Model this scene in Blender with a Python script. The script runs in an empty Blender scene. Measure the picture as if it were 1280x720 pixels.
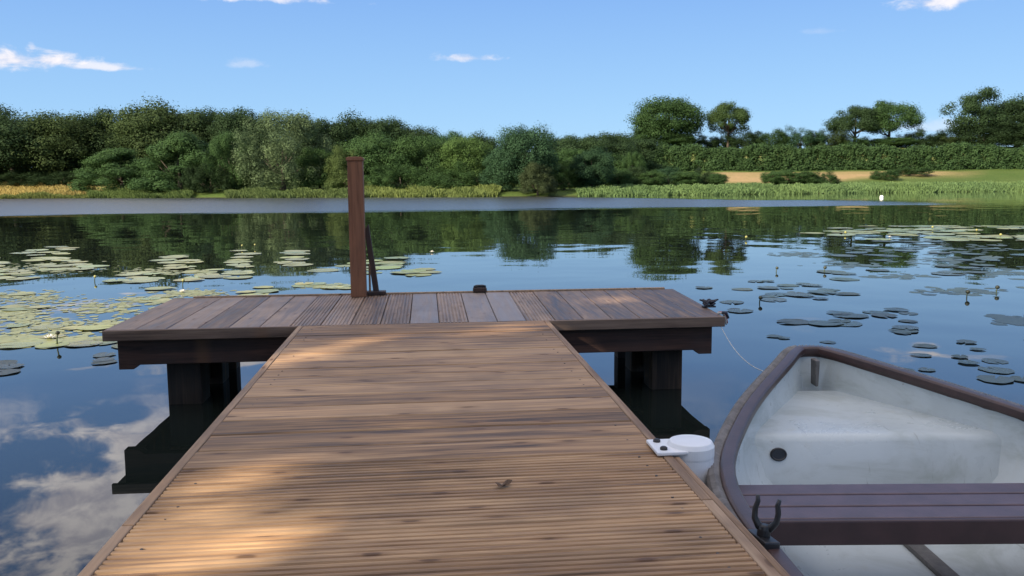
import bpy, math, random
import numpy as np
from mathutils import Vector, Matrix
S_, C_ = math.sin, math.cos
scene = bpy.context.scene
COL = scene.collection

# ------------------------------------------------------------------ camera geometry (metres)
F = 1080.0; TH = math.radians(6.906); PS = math.radians(5.73); RO = math.radians(0.4)
H = 1.11; DK = 0.41                       # eye and deck heights over the water
fw = Vector((S_(PS)*C_(TH), C_(PS)*C_(TH), -S_(TH)))
r0 = Vector((C_(PS), -S_(PS), 0)); u0 = r0.cross(fw)
RT = C_(RO)*r0 - S_(RO)*u0; UP = C_(RO)*u0 + S_(RO)*r0
def ray(x, y): return fw + RT*((x-640)/F) + UP*((360-y)/F)
def at_z(x, y, z):
    d = ray(x, y); t = (z-H)/d.z
    return Vector((0, 0, H)) + d*t
def at_r(x, y, r):                        # point at horizontal range r
    d = ray(x, y); t = r/math.hypot(d.x, d.y)
    return Vector((0, 0, H)) + d*t
def az_el(x, y):
    d = ray(x, y); return math.atan2(d.x, d.y), math.atan2(d.z, math.hypot(d.x, d.y))
def smooth(a, b, x):
    t = min(1, max(0, (x-a)/(b-a))); return t*t*(3-2*t)
def interp(x, pts):
    if x <= pts[0][0]: return pts[0][1]
    for (a, va), (b, vb) in zip(pts, pts[1:]):
        if x <= b: return va + (vb-va)*(x-a)/(b-a)
    return pts[-1][1]

# ------------------------------------------------------------------ helpers
def tag(o, label=None, cat=None, group=None, kind=None):
    if label: o['label'] = label
    if cat: o['category'] = cat
    if group: o['group'] = group
    if kind: o['kind'] = kind
    return o
def empty(name, loc=(0, 0, 0), rz=0.0):
    o = bpy.data.objects.new(name, None); COL.objects.link(o)
    o.location = loc; o.rotation_euler = (0, 0, rz); o.empty_display_size = .2
    return o
class MB:
    def __init__(s): s.v = []; s.f = []; s.r = []; s.k = []
    def add(s, vs, fs, rnd=0.5, k=0.0):
        b = len(s.v); s.v += [tuple(p) for p in vs]
        for f in fs:
            s.f.append(tuple(i+b for i in f)); s.r.append(rnd); s.k.append(k)
    def box(s, c, d, rnd=.5, rot=None):
        c = Vector(c); hx, hy, hz = d[0]/2, d[1]/2, d[2]/2
        vs = [Vector((x, y, z)) for x in (-hx, hx) for y in (-hy, hy) for z in (-hz, hz)]
        if rot is not None: vs = [rot @ p for p in vs]
        s.add([p+c for p in vs], [(0,1,3,2),(4,6,7,5),(0,4,5,1),(2,3,7,6),(0,2,6,4),(1,5,7,3)], rnd)
    def tube(s, pts, rad, n=10, rnd=.5, squash=1.0):
        pts = [Vector(p) for p in pts]; m = len(pts); vs = []
        if not hasattr(rad, '__len__'): rad = [rad]*m
        ref = None
        for i, p in enumerate(pts):
            d = (pts[min(i+1, m-1)]-pts[max(i-1, 0)]).normalized()
            if ref is None: ref = Vector((0, 0, 1)) if abs(d.z) < .9 else Vector((1, 0, 0))
            a = d.cross(ref).normalized(); b = a.cross(d).normalized()
            ref = b
            for j in range(n):
                t = 2*math.pi*j/n
                vs.append(p + a*C_(t)*rad[i] + b*S_(t)*rad[i]*squash)
        fs = [(i*n+j, i*n+(j+1) % n, (i+1)*n+(j+1) % n, (i+1)*n+j) for i in range(m-1) for j in range(n)]
        fs += [tuple(range(n))[::-1], tuple((m-1)*n+j for j in range(n))]
        s.add(vs, fs, rnd)
    def lathe(s, prof, c=(0, 0, 0), n=32, rnd=.5):
        vs = [(c[0]+r*C_(2*math.pi*j/n), c[1]+r*S_(2*math.pi*j/n), c[2]+z) for r, z in prof for j in range(n)]
        m = len(prof)
        fs = [(i*n+j, i*n+(j+1) % n, (i+1)*n+(j+1) % n, (i+1)*n+j) for i in range(m-1) for j in range(n)]
        fs += [tuple(range(n))[::-1], tuple((m-1)*n+j for j in range(n))]
        s.add(vs, fs, rnd)
    def prism(s, prof, a, b, axis, rnd=.5, k=0.0, fn=None):
        """closed profile extruded from a to b; axis 'x': profile (y,z); axis 'y': profile (x,z)"""
        n = len(prof); vs = []
        for t in (a, b):
            for p, q in prof: vs.append((t, p, q) if axis == 'x' else (p, t, q))
        if fn: vs = [fn(v) for v in vs]
        fs = [(j, (j+1) % n, n+(j+1) % n, n+j) for j in range(n)]
        fs += [tuple(range(n))[::-1], tuple(range(n, 2*n))]
        s.add(vs, fs, rnd, k)
    def build(s, name, mat, parent=None, smoothf=False, bevel=0, loc=None, sub=0):
        me = bpy.data.meshes.new(name); me.from_pydata(s.v, [], s.f)
        at = me.attributes.new('rnd', 'FLOAT', 'FACE'); at.data.foreach_set('value', s.r)
        at = me.attributes.new('mark', 'FLOAT', 'FACE'); at.data.foreach_set('value', s.k)
        me.materials.append(mat)
        if smoothf: me.polygons.foreach_set('use_smooth', [True]*len(s.f))
        o = bpy.data.objects.new(name, me); COL.objects.link(o)
        if parent: o.parent = parent
        if loc: o.location = loc
        fix_normals(me)
        if bevel:
            m = o.modifiers.new('Bevel', 'BEVEL'); m.width = bevel; m.segments = 2; m.limit_method = 'ANGLE'; m.angle_limit = .7
        if sub:
            m = o.modifiers.new('Subd', 'SUBSURF'); m.levels = sub; m.render_levels = sub
        return o
import bmesh
def fix_normals(me):
    if len(me.polygons) > 20000: return
    b = bmesh.new(); b.from_mesh(me); bmesh.ops.recalc_face_normals(b, faces=b.faces); b.to_mesh(me); b.free()

# ------------------------------------------------------------------ node helpers
def nd(nt, typ, ins=None, **props):
    n = nt.nodes.new(typ)
    for k, v in props.items(): setattr(n, k, v)
    for k, v in (ins or {}).items():
        if isinstance(v, bpy.types.NodeSocket): nt.links.new(v, n.inputs[k])
        else: n.inputs[k].default_value = v
    return n
def mth(nt, op, a, b=None, c=None, clamp=False):
    ins = {0: a}
    if b is not None: ins[1] = b
    if c is not None: ins[2] = c
    return nd(nt, 'ShaderNodeMath', ins, operation=op, use_clamp=clamp).outputs[0]
def ramp(nt, fac, stops):
    n = nd(nt, 'ShaderNodeValToRGB', {0: fac}); e = n.color_ramp.elements
    while len(e) < len(stops): e.new(.5)
    for q, (p, c) in zip(e, stops): q.position = p; q.color = (*c, 1) if len(c) == 3 else c
    return n.outputs[0]
def mapr(nt, v, a, b, c=0., d=1., smoothstep=True):
    n = nd(nt, 'ShaderNodeMapRange', {'Value': v, 'From Min': a, 'From Max': b, 'To Min': c, 'To Max': d})
    n.interpolation_type = 'SMOOTHSTEP' if smoothstep else 'LINEAR'; n.clamp = True
    return n.outputs[0]
def mixc(nt, f, a, b, mode='MIX'):
    n = nd(nt, 'ShaderNodeMix', data_type='RGBA', blend_type=mode)
    for k, v in ((0, f), (6, a), (7, b)):
        if isinstance(v, bpy.types.NodeSocket): nt.links.new(v, n.inputs[k])
        else: n.inputs[k].default_value = v if k == 0 or len(v) == 4 else (*v, 1)
    return n.outputs[2]
def new_mat(name):
    m = bpy.data.materials.new(name); m.use_nodes = True; nt = m.node_tree; nt.nodes.clear()
    out = nd(nt, 'ShaderNodeOutputMaterial')
    return m, nt, out
def noise(nt, vec, scale, detail=4, rough=.55, dist=0.):
    return nd(nt, 'ShaderNodeTexNoise', {'Vector': vec, 'Scale': scale, 'Detail': detail, 'Roughness': rough, 'Distortion': dist}).outputs[0]
def mapping(nt, vec, loc=None, scale=(1, 1, 1), rot=(0, 0, 0)):
    ins = {'Vector': vec, 'Scale': scale, 'Rotation': rot}
    if loc is not None: ins['Location'] = loc
    return nd(nt, 'ShaderNodeMapping', ins).outputs[0]
def attr(nt, name): return nd(nt, 'ShaderNodeAttribute', attribute_name=name).outputs['Fac']
def finish(nt, out, col, rough=.5, bump=None, bstr=.3, bdist=.01, spec=.5, metal=0., **kw):
    ins = {'Base Color': col if isinstance(col, bpy.types.NodeSocket) else (*col, 1), 'Roughness': rough, 'Metallic': metal, 'Specular IOR Level': spec}
    ins.update(kw)
    p = nd(nt, 'ShaderNodeBsdfPrincipled', ins)
    if bump is not None:
        b = nd(nt, 'ShaderNodeBump', {'Height': bump, 'Strength': bstr, 'Distance': bdist})
        nt.links.new(b.outputs[0], p.inputs['Normal'])
    nt.links.new(p.outputs[0], out.inputs[0]); return p

def wood(name, dark, mid, light, axis, rough=.6, knots=True, spec=.35, bstr=.35, tintmark=None, rv=.2):
    m, nt, out = new_mat(name)
    tc = nd(nt, 'ShaderNodeTexCoord').outputs['Object']
    r = attr(nt, 'rnd')
    off = nd(nt, 'ShaderNodeCombineXYZ', {0: mth(nt, 'MULTIPLY', r, 37.), 1: mth(nt, 'MULTIPLY', r, 61.), 2: mth(nt, 'MULTIPLY', r, 23.)}).outputs[0]
    st = {'x': (1.1, 17, 17), 'y': (17, 1.1, 17), 'z': (17, 17, 1.1)}[axis]
    v = mapping(nt, tc, off, st)
    g1 = noise(nt, v, 1.6, 5, .6, .9)
    st2 = {'x': (3, 90, 90), 'y': (90, 3, 90), 'z': (90, 90, 3)}[axis]
    g2 = noise(nt, mapping(nt, tc, off, st2), 1.0, 3, .6)
    big = noise(nt, mapping(nt, tc, off, (1, 1, 1)), 2.6, 3, .6)
    f = mth(nt, 'ADD', mth(nt, 'MULTIPLY', g1, .75), mth(nt, 'MULTIPLY', g2, .35))
    f = mth(nt, 'ADD', f, mth(nt, 'MULTIPLY', mth(nt, 'SUBTRACT', r, .5), rv))
    col = ramp(nt, f, [(.38, dark), (.53, mid), (.70, light)])
    col = mixc(nt, mapr(nt, big, .45, .72, 0, .5), col, tuple(.55*c+.02 for c in mid))
    hgt = f
    if knots:
        ks = {'x': (2.2, 6.9, 1), 'y': (6.9, 2.2, 1), 'z': (6.9, 6.9, 2.2)}[axis]
        vo = nd(nt, 'ShaderNodeTexVoronoi', {'Vector': mapping(nt, tc, off, ks), 'Scale': 1.5, 'Randomness': 1.}, voronoi_dimensions='2D')
        ms = {'x': (1.3, 3.4, 1), 'y': (3.4, 1.3, 1), 'z': (3.4, 3.4, 1)}[axis]
        k = mapr(nt, vo.outputs['Distance'], .035, .085, 1, 0)
        sep = nd(nt, 'ShaderNodeSeparateColor', {0: vo.outputs['Color']}).outputs[0]
        k = mth(nt, 'MULTIPLY', k, mth(nt, 'GREATER_THAN', sep, .25))
        col = mixc(nt, mth(nt, 'MULTIPLY', k, .85), col, (.05, .028, .016))
        halo = mth(nt, 'MULTIPLY', mapr(nt, vo.outputs['Distance'], .05, .2, .45, 0), mth(nt, 'GREATER_THAN', sep, .25))
        col = mixc(nt, halo, col, (.17, .085, .04))
    if tintmark:
        col = mixc(nt, attr(nt, 'mark'), col, tintmark)
    stain = noise(nt, tc, 1.3, 4, .65)
    st3 = {'x': (.9, 3.2, 1), 'y': (3.2, .9, 1), 'z': (3, 3, .9)}[axis]
    wear = noise(nt, mapping(nt, tc, None, st3), 1.7, 5, .65, .4)
    col = mixc(nt, mapr(nt, wear, .50, .70, 0, .5), col, mixc(nt, 1., col, (.50, .49, .48), 'MULTIPLY'))
    col = mixc(nt, mapr(nt, wear, .46, .32, 0, .45), col, mixc(nt, 1., col, (1.3, 1.24, 1.14), 'MULTIPLY'))
    col = mixc(nt, mapr(nt, stain, .5, .75, 0, .35), col, tuple(.5*c for c in dark))
    rg = mapr(nt, g1, .3, .7, rough-.08, rough+.12)
    finish(nt, out, col, rg, hgt, bstr, .004, spec)
    return m

M = {}
M['deck'] = wood('deck wood', (.070, .038, .018), (.28, .162, .079), (.47, .30, .163), 'x')
M['trim'] = wood('trim wood', (.18, .105, .058), (.33, .215, .13), (.44, .31, .205), 'y', .65)
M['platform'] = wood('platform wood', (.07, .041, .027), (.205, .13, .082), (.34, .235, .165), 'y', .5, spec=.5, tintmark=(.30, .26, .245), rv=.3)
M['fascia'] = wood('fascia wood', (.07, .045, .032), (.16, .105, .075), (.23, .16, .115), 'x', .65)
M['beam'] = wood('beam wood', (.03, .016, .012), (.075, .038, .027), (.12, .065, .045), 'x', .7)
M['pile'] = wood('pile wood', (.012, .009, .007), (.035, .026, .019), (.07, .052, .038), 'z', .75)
M['post'] = wood('post wood', (.13, .055, .028), (.225, .098, .052), (.28, .13, .07), 'z', .6, knots=False)
M['post_dark'] = wood('dark post wood', (.025, .015, .012), (.055, .032, .024), (.09, .055, .04), 'z', .6, knots=False)

def simple(name, col, rough=.5, var=.25, scale=8., metal=0., bstr=.1, spec=.5):
    m, nt, out = new_mat(name)
    tc = nd(nt, 'ShaderNodeTexCoord').outputs['Object']
    n = noise(nt, tc, scale, 5, .6)
    c = mixc(nt, mapr(nt, n, .3, .7, 0, 1), tuple(x*(1-var) for x in col), tuple(min(1, x*(1+var)) for x in col))
    finish(nt, out, c, rough, noise(nt, tc, scale*9, 3), bstr, .003, spec, metal)
    return m
M['black'] = simple('black cast plastic', (.018, .018, .02), .42, .3, 30)
M['keel'] = simple('worn keel strip', (.13, .12, .11), .6, .3, 20)
M['iron'] = simple('dark galvanised iron', (.05, .05, .052), .5, .4, 40, .6)
M['rail'] = simple('brown plastic rail', (.062, .034, .030), .38, .2, 12)
M['bumper'] = simple('ribbed grey rubber', (.24, .225, .215), .6, .25, 25)
M['slat'] = simple('brown seat slat', (.095, .058, .062), .36, .18, 14)
M['slat_front'] = simple('dark seat front', (.045, .02, .02), .45, .2, 14)
M['white_plastic'] = simple('white moulded plastic', (.78, .79, .80), .35, .05, 6, 0, .05)
M['rope'] = simple('pale cord', (.55, .53, .48), .8, .2, 60)
M['rope_blue'] = simple('dark wound rope', (.06, .06, .075), .85, .4, 60)
M['red'] = simple('faded red cord', (.42, .09, .06), .8, .2, 60)
M['dead_leaf'] = simple('dry brown leaf', (.10, .055, .028), .7, .35, 80)
M['stem'] = simple('lily stem', (.05, .07, .025), .5, .3, 40)
M['bud'] = simple('yellow lily bud', (.30, .29, .09), .5, .2, 40)
M['dark_bud'] = simple('dark seed pod', (.03, .035, .02), .5, .3, 40)
M['petal'] = simple('white lily petal', (.8, .78, .72), .5, .08, 40)
M['buoy'] = simple('white buoy', (.8, .82, .78), .4, .06, 8)
M['bark'] = simple('bark', (.06, .047, .034), .85, .4, 5, 0, .5)

def mat_gelcoat():
    m, nt, out = new_mat('white gelcoat')
    tc = nd(nt, 'ShaderNodeTexCoord').outputs['Object']
    n = noise(nt, tc, 2.2, 5, .65)
    c = mixc(nt, mapr(nt, n, .42, .7, 0, .5), (.53, .58, .575), (.37, .41, .395))
    st = noise(nt, mapping(nt, tc, None, (14, 14, 1.6)), 1.0, 4, .6)        # water runs
    c = mixc(nt, mapr(nt, st, .56, .74, 0, .3), c, (.46, .46, .38))
    sp = noise(nt, tc, 42, 2, .5)
    c = mixc(nt, mapr(nt, sp, .74, .80, 0, .5), c, (.22, .20, .15))
    vo = nd(nt, 'ShaderNodeTexVoronoi', {'Vector': mapping(nt, tc, None, (3, 3, 9)), 'Scale': 2.5})
    c = mixc(nt, mapr(nt, vo.outputs['Distance'], .015, .04, .4, 0), c, (.25, .23, .18))
    g = noise(nt, mapping(nt, tc, None, (1, 1, 2.2)), 3.1, 7, .7, .6)
    c = mixc(nt, mapr(nt, g, .47, .68, 0, .55), c, (.30, .335, .30))
    sc = noise(nt, mapping(nt, tc, None, (60, 5, 9)), 1.0, 3, .6, .5)
    c = mixc(nt, mapr(nt, sc, .66, .74, 0, .45), c, (.17, .17, .15))
    finish(nt, out, c, mapr(nt, g, .3, .7, .22, .55), noise(nt, tc, 10, 3), .06, .01)
    return m
M['gelcoat'] = mat_gelcoat()
def mat_leaf(name, transl=.35):
    m, nt, out = new_mat(name)
    oc = nd(nt, 'ShaderNodeObjectInfo').outputs['Color']
    r = attr(nt, 'rnd')
    k = attr(nt, 'mark')
    c = mixc(nt, mapr(nt, r, 0, 1, 0, 1, False), mixc(nt, 1., oc, (.78, .82, .78), 'MULTIPLY'), mixc(nt, 1., oc, (1.22, 1.18, 1.15), 'MULTIPLY'))
    c = mixc(nt, mapr(nt, k, .0, 1., 0, .45, False), c, mixc(nt, 1., oc, (1.5, 1.3, .9), 'MULTIPLY'))
    p = nd(nt, 'ShaderNodeBsdfPrincipled', {'Base Color': c, 'Roughness': .7, 'Specular IOR Level': .12})
    t = nd(nt, 'ShaderNodeBsdfTranslucent', {'Color': c})
    mx = nd(nt, 'ShaderNodeMixShader', {0: transl, 1: p.outputs[0], 2: t.outputs[0]})
    nt.links.new(mx.outputs[0], out.inputs[0]); return m
M['leaf'] = mat_leaf('leaf')
def mat_pad():
    m, nt, out = new_mat('lily pad')
    oc = nd(nt, 'ShaderNodeObjectInfo'); rr = oc.outputs['Random']
    tc = nd(nt, 'ShaderNodeTexCoord').outputs['Object']
    n = noise(nt, tc, 14, 4, .6)
    c = mixc(nt, mapr(nt, n, .3, .7, 0, 1), oc.outputs['Color'], mixc(nt, 1., oc.outputs['Color'], (1.5, 1.3, 1.1), 'MULTIPLY'))
    c = mixc(nt, mapr(nt, noise(nt, tc, 30, 3), .62, .7, 0, .5), c, (.13, .085, .03))
    p = finish(nt, out, c, mapr(nt, rr, 0, 1, .22, .42, False), n, .2, .01, .5)
    return m
M['pad'] = mat_pad()

# ------------------------------------------------------------------ world and sun
SUN = Vector((-.80, -.60, 0)).normalized(); EL = math.radians(27)
SUN = Vector((SUN.x*C_(EL), SUN.y*C_(EL), S_(EL)))
w = bpy.data.worlds.new('World'); scene.world = w; w.use_nodes = True
nt = w.node_tree; nt.nodes.clear()
sky = nd(nt, 'ShaderNodeTexSky', sky_type='NISHITA', sun_disc=False)
sky.sun_elevation = EL; sky.sun_rotation = math.atan2(SUN.x, SUN.y); sky.air_density = 1.0; sky.dust_density = .4; sky.ozone_density = 2.2
SKYS = .10
gv = nd(nt, 'ShaderNodeTexCoord').outputs['Generated']
sx = nd(nt, 'ShaderNodeSeparateXYZ', {0: gv}).outputs
az = mth(nt, 'ARCTAN2', sx[0], sx[1]); el = mth(nt, 'ARCSINE', sx[2])
ae = nd(nt, 'ShaderNodeCombineXYZ', {0: az, 1: mth(nt, 'MULTIPLY', el, 2.0), 2: 0.}).outputs[0]
n1 = noise(nt, ae, 26, 7, .62, .3); n2 = noise(nt, ae, 5.0, 6, .58, .2)
nn = mth(nt, 'SUBTRACT', n1, .5)
clouds = [  # centre and half size in photograph pixels, density
    (14, 76, 70, 19, 1.0), (62, 76, 50, 13, 1.0), (120, 84, 62, 6, .75), (308, 80, 24, 8, .28), (585, 73, 40, 8, .75),
    (300, -4, 110, 11, .95), (235, -8, 50, 8, .5), (85, -8, 30, 8, .5), (1168, 2, 48, 18, .95), (1245, -6, 55, 12, .4), (1030, 40, 24, 6, .16),
    (1165, 158, 60, 12, .30), (40, 60, 6, 7, .5)]
mask = None
for (px, py, hw, hh, den) in clouds:
    a, e = az_el(px, py)
    a1, _ = az_el(px+hw, py); _, e1 = az_el(px, py-hh)
    dx = mth(nt, 'DIVIDE', mth(nt, 'SUBTRACT', az, a), abs(a1-a)); dy = mth(nt, 'DIVIDE', mth(nt, 'SUBTRACT', el, e), abs(e1-e))
    dy = mth(nt, 'MULTIPLY', dy, mth(nt, 'ADD', 1., mth(nt, 'MULTIPLY', mth(nt, 'LESS_THAN', dy, 0.), .8)))
    d = mth(nt, 'SQRT', mth(nt, 'ADD', mth(nt, 'MULTIPLY', dx, dx), mth(nt, 'MULTIPLY', dy, dy)))
    d = mth(nt, 'ADD', d, mth(nt, 'MULTIPLY', nn, -3.4))
    q = mapr(nt, d, .1, 1.2, den, 0.)
    mask = q if mask is None else mth(nt, 'MAXIMUM', mask, q)
# broken cumulus higher up (out of frame, mirrored in the lake)
fld = mth(nt, 'MULTIPLY', mapr(nt, el, .20, .27), mapr(nt, el, 1.2, .6))
left = mth(nt, 'ADD', mth(nt, 'MULTIPLY', mapr(nt, az, -.10, -.36), 1.0), .0)
fld = mth(nt, 'MULTIPLY', fld, mth(nt, 'ADD', .12, mth(nt, 'MULTIPLY', left, .88)))
thr = mth(nt, 'ADD', n2, mth(nt, 'MULTIPLY', nn, .25))
big = mth(nt, 'MULTIPLY', mapr(nt, thr, .43, .54), fld)
small = mask; mask = mth(nt, 'MULTIPLY', big, .9)
over = mth(nt, 'MULTIPLY', mapr(nt, thr, .36, .52), mapr(nt, el, .55, .8))  # unseen cloud cover overhead, added to brighten and neutralise the blue ambient light
mask = mth(nt, 'MAXIMUM', mask, mth(nt, 'MULTIPLY', over, .9))
cshade = mixc(nt, mapr(nt, n1, .35, .65), (4.9, 4.7, 5.2), (8.2, 7.7, 7.5))
hsv = nd(nt, 'ShaderNodeHueSaturation', {'Saturation': 1.12, 'Value': 1.0, 'Color': sky.outputs[0]}).outputs[0]
grad = ramp(nt, mapr(nt, el, 0., .55, 0, 1, False), [(0., (1.9, 3.15, 4.35)), (.12, (1.62, 2.85, 4.35)), (.38, (1.06, 2.05, 4.0)), (1., (.72, 1.28, 2.75))])
hsv = mixc(nt, .94, hsv, grad)
colr = mixc(nt, small, hsv, mixc(nt, mapr(nt, n1, .35, .65), (3.5, 3.6, 4.2), (4.6, 4.45, 4.6)))
colr = mixc(nt, mask, colr, cshade)
bg = nd(nt, 'ShaderNodeBackground', {0: colr, 1: SKYS})
nt.links.new(bg.outputs[0], nd(nt, 'ShaderNodeOutputWorld').inputs[0])
sl = bpy.data.lights.new('sun', 'SUN'); sl.energy = 4.4; sl.angle = math.radians(.53); sl.color = (1., .86, .66)
so = bpy.data.objects.new('sun', sl); COL.objects.link(so); so.rotation_euler = SUN.to_track_quat('Z', 'Y').to_euler(); so.location = SUN*50

# ------------------------------------------------------------------ terrain and lake
SHORE = [(-180, 2.2), (-135, 3.5), (-115, 9), (-98, 26), (-80, 60), (-60, 95), (-40, 104), (-24.7, 98), (-10.6, 79), (3.7, 71.5), (9, 72.5), (22, 79), (28.7, 87), (36, 98), (50, 100), (70, 80), (90, 36), (108, 11), (130, 3.8), (180, 2.2)]
def shore(deg):
    deg = (deg+180) % 360-180
    return (interp(deg-3, SHORE)+interp(deg, SHORE)*2+interp(deg+3, SHORE))/4 if -176 < deg < 176 else interp(deg, SHORE)
def hgt(deg, s):
    if s <= 0: return max(-2.2, s*.28)
    rr = interp(s, [(0, 0), (1, .22), (4, .45), (25, .75), (40, 2.2), (47, 2.6), (76, 6.8), (120, 7.6), (600, 9)])
    ll = interp(s, [(0, 0), (1, .2), (3, .4), (10, .8), (20, 1.5), (60, 3.8), (120, 5), (600, 9)])
    nr = interp(s, [(0, 0), (.6, .25), (2.5, .42), (20, .9), (100, 3), (600, 9)])
    t = smooth(-10, 13, deg); h = ll*(1-t)+rr*t
    k = smooth(75, 105, abs(deg)); h = h*(1-k)+nr*k
    a = math.radians(deg)
    return h + .05*min(s, 6)/6*(S_(s*1.7+a*40)+S_(s*.6+a*95))
def ground_at(x, y):
    deg = math.degrees(math.atan2(x, y)); return hgt(deg, math.hypot(x, y)-shore(deg))
def make_ground():
    ss = [-60, -30, -15, -8, -4, -2, -1, -.4, 0, .4, 1, 2, 3, 4.5, 6, 8, 10, 12.5, 15, 18, 21, 25, 29, 33, 37, 41, 45, 50, 56, 62, 70, 78, 90, 110, 150, 220, 350, 700, 1500, 4000]
    degs = [i*1.5-180 for i in range(240)]
    vs = [(0, 0, -2.2)]; cols = [(.03, .03, .02, 1)]
    rnd = random.Random(4)
    for d in degs:
        R = shore(d); a = math.radians(d)
        for s in ss:
            r = max(.15*(1+.02*ss.index(s)), R+s) if R+s > .3 else .3+.01*ss.index(s)
            z = hgt(d, r-R) if s < 600 else 9+(s-600)*.004
            vs.append((r*S_(a), r*C_(a), z))
            g = (.085, .125, .032)
            if s < .3: g = (.045, .042, .022)
            gold = smooth(-18.6, -19.8, d)*smooth(2.2, 4, s)*smooth(24, 18, s)*(d > -60)
            orng = smooth(18.2, 19.6, d)*smooth(25+7*smooth(25, 29, d), 28+7*smooth(25, 29, d), s)*smooth(44, 40, s)*smooth(34, 32, d)
            up = smooth(14, 20, d)*smooth(52, 60, s)*(d < 80)
            def mx(c, e, t): return tuple(p+(q-p)*t for p, q in zip(c, e))
            g = mx(g, (.38, .30, .12), gold); g = mx(g, (.36, .25, .13), orng); g = mx(g, (.20, .21, .07), up)
            cols.append((*g, 1))
    n = len(ss); m = len(degs); fs = []
    for i in range(m):
        j = (i+1) % m
        fs.append((0, 1+i*n, 1+j*n))
        for k in range(n-1): fs.append((1+i*n+k, 1+i*n+k+1, 1+j*n+k+1, 1+j*n+k))
    me = bpy.data.meshes.new('ground'); me.from_pydata(vs, [], fs)
    ca = me.color_attributes.new('Col', 'FLOAT_COLOR', 'POINT'); ca.data.foreach_set('color', [c for q in cols for c in q])
    me.polygons.foreach_set('use_smooth', [True]*len(fs))
    mt, nt, out = new_mat('meadow ground')
    c = nd(nt, 'ShaderNodeAttribute', attribute_name='Col').outputs['Color']
    tc = nd(nt, 'ShaderNodeTexCoord').outputs['Object']
    a = noise(nt, tc, .35, 5, .6); b = noise(nt, tc, 3.5, 4, .7)
    c = mixc(nt, mapr(nt, a, .3, .7, 0, .5), c, mixc(nt, 1., c, (.62, .8, .55), 'MULTIPLY'))
    c = mixc(nt, mapr(nt, b, .35, .7, 0, .5), c, mixc(nt, 1., c, (.6, .62, .6), 'MULTIPLY'))
    finish(nt, out, c, .9, b, .8, .15, .1)
    me.materials.append(mt)
    o = bpy.data.objects.new('ground', me); COL.objects.link(o); tag(o, kind='structure'); fix_normals(me)
make_ground()
def make_water():
    mb = MB(); degs = [i*3-180 for i in range(120)]
    vs = [(0, 0, 0)]+[((shore(d)+3)*S_(math.radians(d)), (shore(d)+3)*C_(math.radians(d)), 0) for d in degs]
    mb.add(vs, [(0, 1+(i+1) % 120, 1+i) for i in range(120)])
    mt, nt, out = new_mat('lake water')
    tc = nd(nt, 'ShaderNodeTexCoord').outputs['Object']
    xs = nd(nt, 'ShaderNodeSeparateXYZ', {0: tc}).outputs
    wob = noise(nt, mapping(nt, tc, None, (.05, .30, 1)), 1., 5, .62)
    yy = mth(nt, 'ADD', xs[1], mth(nt, 'MULTIPLY', mth(nt, 'SUBTRACT', wob, .5), 13.))
    lo = mapr(nt, mth(nt, 'ADD', yy, mth(nt, 'MULTIPLY', xs[0], -.10)), 34.5, 38.5)
    lim = mth(nt, 'SUBTRACT', 86., mth(nt, 'MULTIPLY', mth(nt, 'MAXIMUM', mth(nt, 'SUBTRACT', xs[0], 2.), 0.), 2.0))
    lim = mth(nt, 'MAXIMUM', lim, 49.)
    hi = mapr(nt, mth(nt, 'SUBTRACT', yy, lim), -4, 6, 1, 0)
    rf = mth(nt, 'MULTIPLY', mth(nt, 'MULTIPLY', lo, hi), mapr(nt, xs[0], 20., 29., 1, 0))
    r1 = noise(nt, tc, 3.2, 3, .6); r2 = noise(nt, mapping(nt, tc, None, (1, 1, 1)), 1.1, 2, .5); r3 = noise(nt, tc, .45, 2, .5)
    calm = mth(nt, 'ADD', mth(nt, 'MULTIPLY', r3, .012), mth(nt, 'MULTIPLY', r2, .0022))
    ruff = mth(nt, 'MULTIPLY', mth(nt, 'MULTIPLY', r1, .035), rf)
    hh = mth(nt, 'ADD', calm, ruff)
    p = finish(nt, out, (.010, .014, .012), mapr(nt, rf, 0, 1, .012, .27), hh, 1., 1., .5, 0., **{'IOR': mapr(nt, rf, 0, 1, 1.55, 2.6)})
    o = mb.build('water', mt); tag(o, kind='structure')
make_water()

# ------------------------------------------------------------------ trees
def leaves(rg, pos, nrm, L, W):
    """numpy leaf quads: returns verts (4n,3)"""
    n = len(pos); t = rg.normal(size=(n, 3)); a = np.cross(nrm, t); a /= np.linalg.norm(a, axis=1)[:, None]+1e-9
    b = np.cross(nrm, a)
    sz = rg.uniform(.65, 1.35, n)[:, None]
    a = a*L*sz*.5; b = b*W*sz*.5
    return np.stack([pos-a, pos-b+a*.15, pos+a, pos+b+a*.15], 1).reshape(-1, 3)
def leaf_mesh(name, v, rnd, mark, mat=None):
    n = len(v)//4
    me = bpy.data.meshes.new(name); me.vertices.add(4*n); me.vertices.foreach_set('co', v.astype(np.float32).ravel())
    me.loops.add(4*n); me.loops.foreach_set('vertex_index', np.arange(4*n, dtype=np.int32))
    me.polygons.add(n); me.polygons.foreach_set('loop_start', np.arange(0, 4*n, 4, dtype=np.int32))
    me.update(calc_edges=True)
    for nm, d in (('rnd', rnd), ('mark', mark)):
        a = me.attributes.new(nm, 'FLOAT', 'FACE'); a.data.foreach_set('value', d.astype(np.float32))
    me.materials.append(mat or M['leaf']); return me
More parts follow.
